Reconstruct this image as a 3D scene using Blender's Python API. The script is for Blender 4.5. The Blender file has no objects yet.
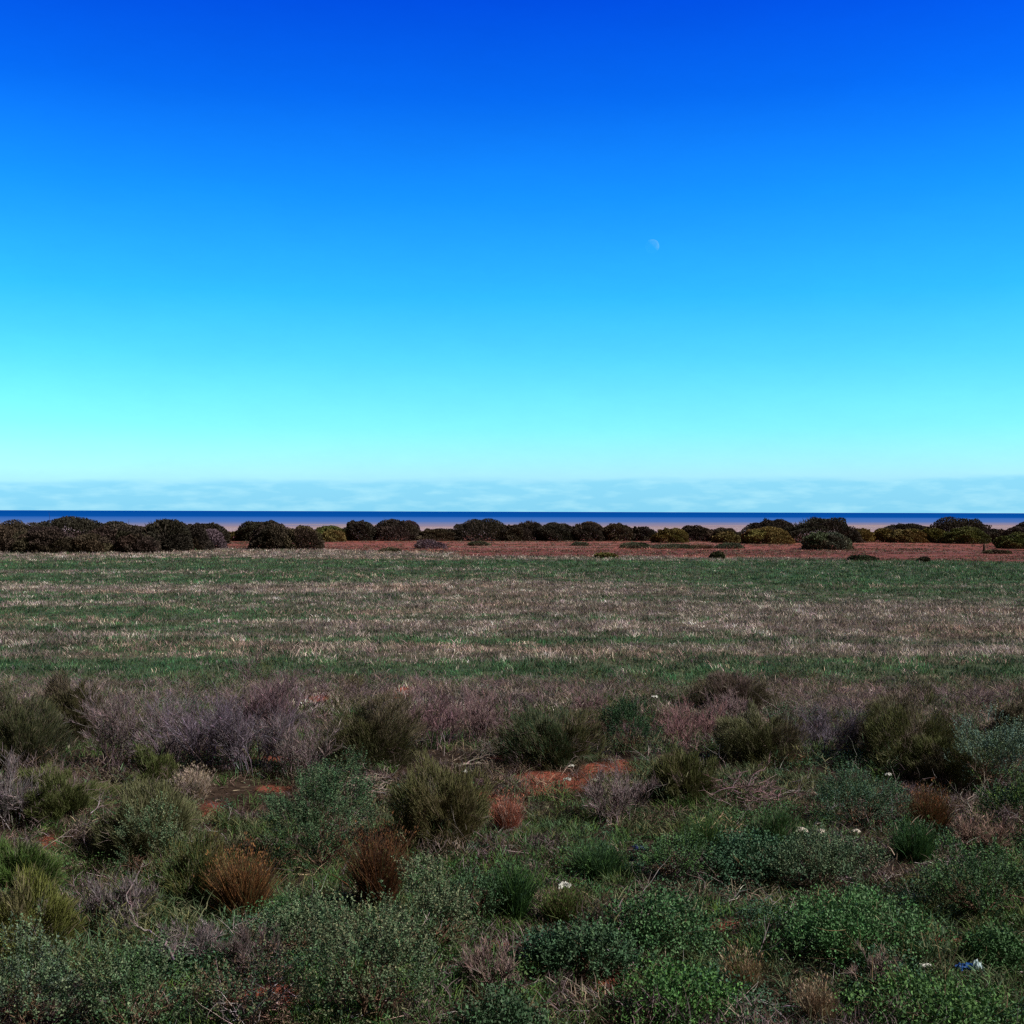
import bpy, math
import numpy as np
from math import radians as R

rng = np.random.default_rng(7)
S = bpy.context.scene
COL = S.collection
F = 1236.0           # focal length in pixels of the 1024 frame
EYE = 3.5

# ------------------------------------------------------------------ noise, terrain
def _hash(ix, iy, seed):
    h = (ix.astype(np.int64) * 374761393 + iy.astype(np.int64) * 668265263 + seed * 974711) & 0xffffffff
    h = ((h ^ (h >> 13)) * 1274126177) & 0xffffffff
    h = (h ^ (h >> 16)) & 0xffffffff
    return h / 4294967295.0

def noise(x, y, seed=0):
    x = np.asarray(x, float); y = np.asarray(y, float)
    ix = np.floor(x); iy = np.floor(y); fx = x - ix; fy = y - iy
    fx = fx * fx * (3 - 2 * fx); fy = fy * fy * (3 - 2 * fy)
    a = _hash(ix, iy, seed); b = _hash(ix + 1, iy, seed); c = _hash(ix, iy + 1, seed); d = _hash(ix + 1, iy + 1, seed)
    return (a * (1 - fx) + b * fx) * (1 - fy) + (c * (1 - fx) + d * fx) * fy

def fbm(x, y, seed=0, o=4):
    s = 0; a = .5; t = 0
    for k in range(o):
        s = s + a * noise(x * 2 ** k, y * 2 ** k, seed + k * 17); t += a; a *= .5
    return s / t

def noise3(P, k, seed=0):
    return (noise(P[:, 0] * k + P[:, 2] * k * .7, P[:, 1] * k, seed) + noise(P[:, 2] * k + 9.3, P[:, 0] * k - P[:, 1] * k * .6, seed + 3)) * .5

def sstep(a, b, x):
    t = np.clip((x - a) / (b - a), 0, 1)
    return t * t * (3 - 2 * t)

def height(x, y):
    x = np.asarray(x, float); y = np.asarray(y, float)
    near = 1 - sstep(22, 34, y)
    h = near * (fbm(x * .35, y * .35, 3, 3) - .5) * .42 + (fbm(x * 1.3, y * 1.3, 5, 2) - .5) * .07 * (1 - sstep(24, 60, y))
    h = h + (fbm(x * .05, y * .05, 8, 2) - .5) * .12 * sstep(30, 60, y)
    ys = y - .35 * np.clip(x, -400, 400) * sstep(150, 400, y)
    h = h - .62 * sstep(140, 380, ys) - 6.0 * sstep(380, 1400, ys)
    return h

def yh(px):
    return 510.2 + .0030 * px

def at(px, py, z=0.0):
    """ground point seen at picture point px, py of the photograph (used only to survey positions)"""
    d = F * EYE / (py - yh(px))
    for _ in range(8):
        d = .5 * d + .5 * F * (EYE - z - float(height((px - 512.0) / F * d, d))) / (py - yh(px))
    return (px - 512.0) / F * d, d

# ------------------------------------------------------------------ mesh building
class Geo:
    def __init__(s):
        s.v = []; s.c = []; s.q = []; s.t = []; s.n = 0
    def add(s, v, q=None, t=None, c=(1, 1, 1)):
        v = np.asarray(v, float).reshape(-1, 3)
        c = np.asarray(c, float)
        if c.ndim == 1: c = np.tile(c, (len(v), 1))
        s.v.append(v); s.c.append(c)
        if q is not None and len(q): s.q.append(np.asarray(q).reshape(-1, 4) + s.n)
        if t is not None and len(t): s.t.append(np.asarray(t).reshape(-1, 3) + s.n)
        s.n += len(v)
    def build(s, name, mat, parent=None, loc=(0, 0, 0), smooth=False):
        v = np.concatenate(s.v); c = np.concatenate(s.c)
        q = np.concatenate(s.q) if s.q else np.zeros((0, 4), int)
        t = np.concatenate(s.t) if s.t else np.zeros((0, 3), int)
        me = bpy.data.meshes.new(name)
        me.vertices.add(len(v)); me.vertices.foreach_set('co', v.astype(np.float32).ravel())
        li = np.concatenate([q.ravel(), t.ravel()]).astype(np.int32)
        me.loops.add(len(li)); me.loops.foreach_set('vertex_index', li)
        nq, ntr = len(q), len(t)
        me.polygons.add(nq + ntr)
        st = np.concatenate([np.arange(nq) * 4, nq * 4 + np.arange(ntr) * 3]).astype(np.int32)
        me.polygons.foreach_set('loop_start', st)
        if smooth: me.polygons.foreach_set('use_smooth', np.ones(nq + ntr, bool))
        me.update(calc_edges=True)
        a = me.color_attributes.new('Col', 'FLOAT_COLOR', 'POINT')
        cc = np.ones((len(v), 4), np.float32); cc[:, :3] = np.clip(c, 0, 1)
        a.data.foreach_set('color', cc.ravel())
        me.materials.append(mat)
        o = bpy.data.objects.new(name, me); COL.objects.link(o)
        o.location = loc
        if parent is not None: o.parent = parent
        return o

def unit(v):
    return v / (np.linalg.norm(v, axis=-1, keepdims=True) + 1e-9)

def rdir(n, r=None):
    r = r or rng
    return unit(r.normal(size=(n, 3)))

def leaves(g, P, D, L, W, C, fold=0.0):
    """rhombic leaves: base, left, tip, right"""
    n = len(P); D = unit(D)
    s = unit(np.cross(D, rdir(n)))
    up = np.cross(s, D)
    L = np.broadcast_to(L, (n,))[:, None]; W = np.broadcast_to(W, (n,))[:, None]
    v = np.stack([P, P + D * L * .55 + s * W * .5 + up * L * fold, P + D * L, P + D * L * .55 - s * W * .5 + up * L * fold], 1)
    g.add(v.reshape(-1, 3), q=np.arange(n * 4).reshape(-1, 4), c=np.repeat(C, 4, 0))

def blades(g, P, D, L, W, C, bend=.35, tip=None):
    """grass blades: a quad and a tapering tip, drooping sideways"""
    n = len(P); D = unit(D)
    s = unit(np.cross(D, rdir(n)))
    L = np.broadcast_to(L, (n,))[:, None]; W = np.broadcast_to(W, (n,))[:, None]
    hz = rdir(n); hz[:, 2] = -np.abs(hz[:, 2]) * .8
    hz = hz * .5 + D * np.array([1, 1, -.3]) * .8
    M = P + D * L * .55 + hz * L * bend * .2
    T = P + D * L * .95 + hz * L * bend
    v = np.stack([P - s * W * .5, P + s * W * .5, M + s * W * .42, M - s * W * .42, T], 1)
    b = (np.arange(n) * 5)[:, None]
    C2 = np.repeat(C, 5, 0)
    if tip is not None: C2.reshape(n, 5, 3)[:, 4] = tip
    g.add(v.reshape(-1, 3), q=b + np.array([[0, 1, 2, 3]]), t=b + np.array([[3, 2, 4]]), c=C2)

def prisms(g, A, B, ra, rb, C, k=3):
    n = len(A); D = unit(B - A)
    ref = np.where(np.abs(D[:, 2:3]) > .9, np.array([[1., 0, 0]]), np.array([[0, 0, 1.]]))
    s = unit(np.cross(D, ref)); t = np.cross(D, s)
    ang = np.arange(k) * 2 * math.pi / k
    ring = s[:, None] * np.cos(ang)[None, :, None] + t[:, None] * np.sin(ang)[None, :, None]
    va = A[:, None] + ring * np.reshape(ra, (-1, 1, 1)); vb = B[:, None] + ring * np.reshape(rb, (-1, 1, 1))
    v = np.concatenate([va, vb], 1).reshape(-1, 3)
    f = np.array([[i, (i + 1) % k, k + (i + 1) % k, k + i] for i in range(k)])
    q = (np.arange(n) * 2 * k)[:, None, None] + f[None]
    C = np.asarray(C, float)
    if C.ndim == 1: C = np.tile(C, (n, 1))
    g.add(v, q=q.reshape(-1, 4), c=np.repeat(C, 2 * k, 0))

def tint(n, base, var=.18, hue=.08, r=None):
    r = r or rng
    b = np.array(base)
    return np.clip(b * np.exp(r.normal(0, var, (n, 1))) * np.exp(r.normal(0, hue, (n, 3))), 0, 1)

def mixcol(n, cols, w, var=.18, hue=.06):
    cols = np.array(cols); w = np.array(w, float); w /= w.sum()
    return tint(n, (1, 1, 1), var, hue) * cols[rng.choice(len(cols), n, p=w)] if n else np.zeros((0, 3))

def chains(starts, dirs, lens, nseg, wob, sag=0.0):
    pts = [starts]; d = unit(dirs)
    for k in range(nseg):
        d = unit(d + rng.normal(0, wob, d.shape) + np.array([0, 0, -sag]))
        pts.append(pts[-1] + d * (lens / nseg)[:, None])
    return np.stack(pts, 1)

def twigs(g, starts, dirs, lens, rad, levels, col, var=.2, nseg=3, wob=.22, sag=0.0, k=3, clampz=True):
    """branches that fork level by level; returns the points of the last level"""
    rad = np.broadcast_to(rad, (len(starts),)).astype(float)
    tips = None
    for li in range(len(levels) + 1):
        ch = chains(starts, dirs, lens, nseg, wob, sag)
        if clampz: ch[:, :, 2] = np.maximum(ch[:, :, 2], -.03)
        n = len(ch); C = tint(n, col, var)
        for j in range(nseg):
            prisms(g, ch[:, j], ch[:, j + 1], rad * (1 - .75 * j / nseg), rad * (1 - .75 * (j + 1) / nseg), C, k)
        tips = ch
        if li == len(levels): break
        m, lr, rr, spread = levels[li]
        idx = np.repeat(np.arange(n), m)
        u = rng.uniform(.25, 1, len(idx)) * nseg
        j = np.minimum(u.astype(int), nseg - 1); f = (u - j)[:, None]
        A = ch[idx, j]; B = ch[idx, j + 1]
        starts = A * (1 - f) + B * f
        dirs = unit(unit(B - A) + rdir(len(idx)) * spread + np.array([0, 0, .15]))
        lens = lens[idx] * lr * rng.uniform(.6, 1.25, len(idx))
        rad = rad[idx] * rr
        k = 3
    return tips

# ------------------------------------------------------------------ materials
def plant_mat(name, trans=.25, rough=.7, spec=.25, nz=.25):
    m = bpy.data.materials.new(name); m.use_nodes = True; nt = m.node_tree; N = nt.nodes; Lk = nt.links
    bs = N['Principled BSDF']; out = N['Material Output']
    at_ = N.new('ShaderNodeAttribute'); at_.attribute_name = 'Col'
    tc = N.new('ShaderNodeTexCoord'); no = N.new('ShaderNodeTexNoise'); no.inputs['Scale'].default_value = 6
    Lk.new(tc.outputs['Object'], no.inputs['Vector'])
    mr = N.new('ShaderNodeMapRange'); mr.inputs['From Min'].default_value = .3; mr.inputs['From Max'].default_value = .7
    mr.inputs['To Min'].default_value = 1 - nz; mr.inputs['To Max'].default_value = 1 + nz
    Lk.new(no.outputs['Fac'], mr.inputs['Value'])
    mu = N.new('ShaderNodeVectorMath'); mu.operation = 'SCALE'
    Lk.new(at_.outputs['Color'], mu.inputs[0]); Lk.new(mr.outputs[0], mu.inputs['Scale'])
    Lk.new(mu.outputs[0], bs.inputs['Base Color'])
    bs.inputs['Roughness'].default_value = rough; bs.inputs['Specular IOR Level'].default_value = spec
    if trans > 0:
        tr = N.new('ShaderNodeBsdfTranslucent'); mx = N.new('ShaderNodeMixShader'); mx.inputs[0].default_value = trans
        Lk.new(mu.outputs[0], tr.inputs['Color']); Lk.new(bs.outputs[0], mx.inputs[1]); Lk.new(tr.outputs[0], mx.inputs[2])
        Lk.new(mx.outputs[0], out.inputs[0])
    return m

M_leaf = plant_mat('leaf', .10)
M_grass = plant_mat('grass_blade', .15)
M_wood = plant_mat('wood', 0, .85, .15)
M_far = plant_mat('far_leaf', .12, .8, .15)

def ground_mat():
    m = bpy.data.materials.new('soil'); m.use_nodes = True; nt = m.node_tree; N = nt.nodes; Lk = nt.links
    bs = N['Principled BSDF']
    a = N.new('ShaderNodeAttribute'); a.attribute_name = 'Col'
    tc = N.new('ShaderNodeTexCoord')
    n1 = N.new('ShaderNodeTexNoise'); n1.inputs['Scale'].default_value = 9; n1.inputs['Detail'].default_value = 8; n1.inputs['Roughness'].default_value = .7
    n2 = N.new('ShaderNodeTexNoise'); n2.inputs['Scale'].default_value = 1.1; n2.inputs['Detail'].default_value = 5
    Lk.new(tc.outputs['Object'], n1.inputs['Vector']); Lk.new(tc.outputs['Object'], n2.inputs['Vector'])
    r1 = N.new('ShaderNodeMapRange'); r1.inputs['From Min'].default_value = .3; r1.inputs['From Max'].default_value = .7; r1.inputs['To Min'].default_value = .35; r1.inputs['To Max'].default_value = 1.6
    r2 = N.new('ShaderNodeMapRange'); r2.inputs['From Min'].default_value = .3; r2.inputs['From Max'].default_value = .7; r2.inputs['To Min'].default_value = .75; r2.inputs['To Max'].default_value = 1.2
    Lk.new(n1.outputs['Fac'], r1.inputs['Value']); Lk.new(n2.outputs['Fac'], r2.inputs['Value'])
    ml = N.new('ShaderNodeMath'); ml.operation = 'MULTIPLY'; Lk.new(r1.outputs[0], ml.inputs[0]); Lk.new(r2.outputs[0], ml.inputs[1])
    mu = N.new('ShaderNodeVectorMath'); mu.operation = 'SCALE'; Lk.new(a.outputs['Color'], mu.inputs[0]); Lk.new(ml.outputs[0], mu.inputs['Scale'])
    Lk.new(mu.outputs[0], bs.inputs['Base Color']); bs.inputs['Roughness'].default_value = .95; bs.inputs['Specular IOR Level'].default_value = .1
    bp = N.new('ShaderNodeBump'); bp.inputs['Strength'].default_value = .8; bp.inputs['Distance'].default_value = .04
    Lk.new(n1.outputs['Fac'], bp.inputs['Height']); Lk.new(bp.outputs[0], bs.inputs['Normal'])
    return m
M_soil = ground_mat()

def sea_mat():
    m = bpy.data.materials.new('sea_water'); m.use_nodes = True; nt = m.node_tree; N = nt.nodes; Lk = nt.links
    bs = N['Principled BSDF']; tc = N.new('ShaderNodeTexCoord')
    sp = N.new('ShaderNodeSeparateXYZ'); Lk.new(tc.outputs['Object'], sp.inputs[0])
    mp = N.new('ShaderNodeMapping'); mp.inputs['Scale'].default_value = (.0012, .006, 1); Lk.new(tc.outputs['Object'], mp.inputs[0])
    no = N.new('ShaderNodeTexNoise'); no.inputs['Scale'].default_value = 1; no.inputs['Detail'].default_value = 6; Lk.new(mp.outputs[0], no.inputs['Vector'])
    # offset the depth bands by noise so that their edges wander
    w = N.new('ShaderNodeMath'); w.operation = 'MULTIPLY_ADD'; w.inputs[1].default_value = 120; w.inputs[2].default_value = -60
    Lk.new(no.outputs['Fac'], w.inputs[0])
    ad = N.new('ShaderNodeMath'); ad.operation = 'ADD'; sx = N.new('ShaderNodeMath'); sx.operation = 'MULTIPLY_ADD'; sx.inputs[1].default_value = -.35; Lk.new(sp.outputs['X'], sx.inputs[0]); Lk.new(sp.outputs['Y'], sx.inputs[2])
    Lk.new(sx.outputs[0], ad.inputs[0]); Lk.new(w.outputs[0], ad.inputs[1])
    mr = N.new('ShaderNodeMapRange'); mr.inputs['From Min'].default_value = 350; mr.inputs['From Max'].default_value = 2350; Lk.new(ad.outputs[0], mr.inputs['Value'])
    cr = N.new('ShaderNodeValToRGB'); Lk.new(mr.outputs[0], cr.inputs[0])
    e = cr.color_ramp.elements
    e[0].position = 0; e[0].color = (.27, .22, .32, 1)
    e[1].position = 1; e[1].color = (.001, .065, .34, 1)
    for p, c in ((.035, (.18, .20, .36, 1)), (.075, (.07, .16, .44, 1)), (.22, (.03, .13, .46, 1)), (.31, (.002, .075, .36, 1))):
        x = e.new(p); x.color = c
    Lk.new(cr.outputs[0], bs.inputs['Base Color'])
    bs.inputs['Roughness'].default_value = .8; bs.inputs['Specular IOR Level'].default_value = .0; bs.inputs['IOR'].default_value = 1.33
    n2 = N.new('ShaderNodeTexNoise'); n2.inputs['Scale'].default_value = .35; n2.inputs['Detail'].default_value = 4; Lk.new(tc.outputs['Object'], n2.inputs['Vector'])
    bp = N.new('ShaderNodeBump'); bp.inputs['Strength'].default_value = .25; bp.inputs['Distance'].default_value = .3
    Lk.new(n2.outputs['Fac'], bp.inputs['Height']); Lk.new(bp.outputs[0], bs.inputs['Normal'])
    return m

# ------------------------------------------------------------------ what grows where
ROWS = np.array([551, 557, 561, 567, 574, 580, 586, 592, 598, 606, 615, 625, 632, 638, 645, 652, 660, 672, 682, 690, 702, 1100], float)
DRY = np.array([
    [.80, .90, .90], [.70, .80, .75], [.50, .40, .15], [.20, .15, .12], [.40, .60, .12], [.10, .72, .10], [.55, .78, .15],
    [.92, .90, .25], [.40, .72, .35], [.30, .85, .80], [.30, .82, .85], [.45, .80, .78], [.58, .50, .80], [.70, .42, .62],
    [.72, .78, .68], [.50, .88, .78], [.15, .42, .45], [.08, .10, .25], [.15, .15, .35], [.85, .95, .9], [1, 1, 1], [1, 1, 1]])

def dryness(x, y):
    """how dry the pasture is: ploughed strips run parallel to the shore"""
    yy = y * (1 + .035 * (fbm(x * .08, y * .05, 31, 3) - .5) * 2)
    row = 511.8 + F * EYE / np.maximum(yy, 1)
    u = np.clip(x / np.maximum(y, 1), -.42, .42)
    a = [np.interp(row, ROWS, DRY[:, k]) for k in range(3)]
    t = (u + .28) / .28
    lo = np.clip(t, 0, 1); hi = np.clip(t - 1, 0, 1)
    v = a[0] * (1 - lo) + a[1] * lo
    v = v * (1 - hi) + a[2] * hi
    return np.clip(v + (fbm(x * .2, y * .5, 41, 3) - .5) * .5 + (fbm(x * .045, y * .75, 43, 2) - .5) * .7, 0, 1)

# bare red soil showing between the scrub: picture x, y, half width px, half height px
BARE = [(405, 692, 24, 6), (318, 697, 18, 3), (210, 810, 15, 6), (38, 815, 20, 5), (50, 843, 16, 5), (552, 778, 40, 10), (612, 768, 26, 5), (588, 784, 16, 5),
        (275, 790, 16, 3), (508, 812, 20, 14), (800, 757, 18, 4), (535, 758, 40, 6), (480, 800, 16, 8), (270, 760, 20, 4), (505, 948, 22, 8),
        (560, 935, 16, 6), (600, 985, 24, 8), (940, 940, 34, 7), (730, 925, 20, 5), (270, 1000, 30, 14)]
def bareness(x, y):
    b = np.zeros(np.shape(x))
    for px, py, hw, hh in BARE:
        cx, cy = at(px, py)
        rx = hw * .9 / F * cy; ry = hh * cy * cy / (F * EYE)
        d = np.sqrt(((x - cx) / rx) ** 2 + ((y - cy) / ry) ** 2) + (fbm(x * 2.5, y * 2.5, 77, 4) - .5) * 1.5
        b = np.maximum(b, 1 - sstep(.85, 1.1, d))
    return b

def field_end(x, y):
    """1 beyond the far edge of the pasture (red plain)"""
    u = x / np.maximum(y, 1)
    edge = np.interp(u, [-.42, -.2, -.1, .05, .2, .42], [112, 110, 104, 97, 94, 92]) + (fbm(x * .1, y * .1, 51, 4) - .5) * 26
    return sstep(-4, 4, y - edge)

def build_ground():
    def axis(parts):
        out = [np.array([parts[0][0]])]
        for a, b, st in parts: out.append(np.arange(1, max(1, round((b - a) / st)) + 1) * ((b - a) / max(1, round((b - a) / st))) + a)
        return np.concatenate(out)
    xs = axis([(-14, 14, .16)]); xs = np.concatenate([-np.geomspace(20000, 90, 16), np.arange(-86, -14, 1.2), xs, np.arange(15.2, 87, 1.2), np.geomspace(90, 20000, 16)])
    ys = np.concatenate([-np.geomspace(3000, 20, 10), np.arange(-15, 4, 1.5), np.arange(4, 27, .14), np.arange(27, 150, .6), np.arange(151, 620, 6), np.geomspace(640, 22000, 14)])
    X, Y = np.meshgrid(xs, ys); Z = height(X, Y)
    Z = Z + (fbm(X * 6, Y * 6, 12, 2) - .5) * .04 * ((Y > 4) & (Y < 27) & (np.abs(X) < 14))
    nx, ny = len(xs), len(ys)
    red = np.array([.25, .072, .048]); brown = np.array([.028, .019, .014]); field = np.array([.125, .095, .07]); green = np.array([.05, .085, .04])
    flat = np.array([.36, .27, .30]); plain = np.array([.19, .062, .048])
    D = dryness(X, Y)[..., None]; B = bareness(X, Y)[..., None]
    c = green * (1 - D) + field * D
    nearw = (1 - sstep(23, 26, Y + (fbm(X * .5, Y * .5, 61, 3) - .5) * 4))[..., None]
    litter = brown * (1 - .5 * sstep(.5, .7, fbm(X * .8, Y * .8, 62, 3)))[..., None] + np.array([.018, .011, .009])  # dead litter, blackened so that shade under the plants is in the colour
    c = c * (1 - nearw) + litter * nearw
    c = c * (1 - B) + red * B
    fe = field_end(X, Y)[..., None]
    pl = plain * (.45 + .9 * fbm(X * .08, Y * .4, 71, 4) + .35 * sstep(112, 122, Y) * (1 - sstep(150, 170, Y)))[..., None]
    pale = sstep(.58, .7, fbm(X * .05, Y * .25, 72, 3))[..., None] * .5
    pl = pl * (1 - pale) + np.array([.26, .17, .14]) * pale
    c = c * (1 - fe) + pl * fe
    ff = sstep(160, 240, Y)[..., None]
    c = c * (1 - ff) + flat * (.85 + .3 * fbm(X * .01, Y * .03, 73, 3))[..., None] * ff
    g = Geo()
    i = np.arange(nx * ny).reshape(ny, nx)
    q = np.stack([i[:-1, :-1], i[:-1, 1:], i[1:, 1:], i[1:, :-1]], -1).reshape(-1, 4)
    g.add(np.stack([X, Y, Z], -1).reshape(-1, 3), q=q, c=c.reshape(-1, 3))
    o = g.build('ground', M_soil, smooth=True); o['kind'] = 'structure'; o['label'] = 'red brown soil plain running from the scrub to the shore'
    # sea sheet
    g = Geo(); xs = np.concatenate([-np.geomspace(24000, 50, 14), np.geomspace(50, 24000, 14)])
    ys = np.concatenate([np.linspace(220, 700, 14), np.geomspace(750, 26000, 20)])
    X, Y = np.meshgrid(xs, ys); i = np.arange(X.size).reshape(X.shape)
    q = np.stack([i[:-1, :-1], i[:-1, 1:], i[1:, 1:], i[1:, :-1]], -1).reshape(-1, 4)
    g.add(np.stack([X, Y, np.full(X.shape, -.6)], -1).reshape(-1, 3), q=q)
    o = g.build('sea', sea_mat()); o['kind'] = 'structure'; o['label'] = 'calm blue sea, pale in the shallows'
build_ground()

def stuff(o, label, cat):
    o['kind'] = 'stuff'; o['label'] = label; o['category'] = cat

# colours of living and dead plants (albedo)
GREEN = (.066, .145, .042); GREEN2 = (.09, .155, .035); YGREEN = (.17, .19, .045); OLIVE = (.115, .115, .045); GREY_OL = (.16, .16, .09)
SILVER = (.135, .18, .10); BLUEG = (.078, .145, .072); DEEP = (.03, .075, .035); MAUVE = (.25, .17, .19); STRAW = (.36, .29, .20)
PINKST = (.33, .22, .19); RUST = (.20, .095, .04); GREYW = (.26, .22, .23); BROWN = (.13, .08, .055); BONE = (.27, .23, .20)

# ------------------------------------------------------------------ pasture grass
def pasture():
    n = 78000
    y = 21.5 * np.exp(rng.uniform(0, 1, n) ** .9 * math.log(118 / 21.5))
    x = rng.uniform(-1, 1, n) * (.44 * y + 4)
    fe = field_end(x, y)
    keep = rng.uniform(size=n) > fe * (1 - .55 * sstep(.4, .62, fbm(x * .07, y * .22, 95, 3)))
    x, y, fe = x[keep], y[keep], fe[keep]; n = len(x)
    D = dryness(x, y)
    dry = rng.uniform(size=n) < np.clip((D - .525) * 2.2 + .5, .07, .93)
    nb = 8
    far = np.clip(y / 60, .5, 2)
    hgt = np.where(dry, .17, .15) * (.75 + .25 * far) * np.exp(rng.normal(0, .25, n)) * (.6 + .8 * fbm(x * .4, y * .4, 91, 2))
    hgt = np.where(fe > .5, hgt * .7, hgt)
    idx = np.repeat(np.arange(n), nb); m = len(idx)
    rad = (.05 + .05 * far)[idx]
    P = np.stack([x[idx] + rng.normal(0, 1, m) * rad, y[idx] + rng.normal(0, 1, m) * rad, np.zeros(m)], 1)
    P[:, 2] = height(P[:, 0], P[:, 1]) - .01
    d = rdir(m); d[:, 2] = np.abs(d[:, 2]); d = d * np.where(dry, .65, .5)[idx][:, None] + np.array([0, 0, .85])
    gcol = mixcol(n, [(.045, .135, .055), (.035, .095, .05), (.07, .14, .05), (.12, .15, .09)], [4, 3, 2, 2])
    pn = fbm(x * .12, y * .25, 93, 3)
    dcol = mixcol(n, [(.34, .27, .24), (.29, .225, .245), (.46, .385, .335), (.12, .115, .085), (.62, .55, .50), (.15, .175, .12)], [4, 5, 3, 2.5, 1.3, 2])
    warm = sstep(.5, .65, pn)[:, None]
    dcol = dcol * (1 - warm) + dcol * np.array([1.08, .96, .9]) * warm
    cl = np.exp((fbm(x * 1.4, y * .9, 94, 3) - .5) * 2.4)[:, None]; gcol = gcol * cl; dcol = dcol * cl
    red = (fe > .5)[:, None]
    dcol = np.where(red, dcol * np.array([1.1, .65, .6]), dcol)
    C = np.where(dry[:, None], dcol, gcol)[idx] * np.exp(rng.normal(0, .28, (m, 1)))
    W = (.006 + .012 * far)[idx] * rng.uniform(.6, 1.3, m)
    g = Geo()
    blades(g, P, d, hgt[idx] * rng.uniform(.5, 1.2, m), W, C, .4)
    n = 15000; y = rng.uniform(90, 150, n); x = rng.uniform(-1, 1, n) * (.44 * y + 4)
    k = (field_end(x, y) > .5) & (rng.uniform(size=n) < sstep(.42, .58, fbm(x * .06, y * .5, 97, 3)) + .08); x, y = x[k], y[k]; n = len(x)
    idx = np.repeat(np.arange(n), 9); m = len(idx)
    P = np.stack([x[idx] + rng.normal(0, .16, m), y[idx] + rng.normal(0, .16, m), np.zeros(m)], 1); P[:, 2] = height(P[:, 0], P[:, 1]) - .01
    d = rdir(m); d[:, 2] = np.abs(d[:, 2]) + .4
    C = mixcol(n, [(.09, .07, .05), (.17, .13, .10), (.09, .10, .06), (.28, .21, .17), (.12, .055, .045)], [3, 2, 3, .7, 2])[idx]
    blades(g, P, d, rng.uniform(.08, .26, m), .035 * rng.uniform(.6, 1.3, m), C, .4)
    stuff(g.build('pasture_grass', M_grass), 'pasture grass in alternating green and dry mauve strips', 'grass')
pasture()

# ------------------------------------------------------------------ undergrowth of the near scrub
def near_xy(n, d0=6.6, d1=26.5, p=1.0):
    y = d0 + (d1 - d0) * rng.uniform(size=n) ** p
    x = rng.uniform(-1, 1, n) * (.44 * y + 4.5)
    return x, y

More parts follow.
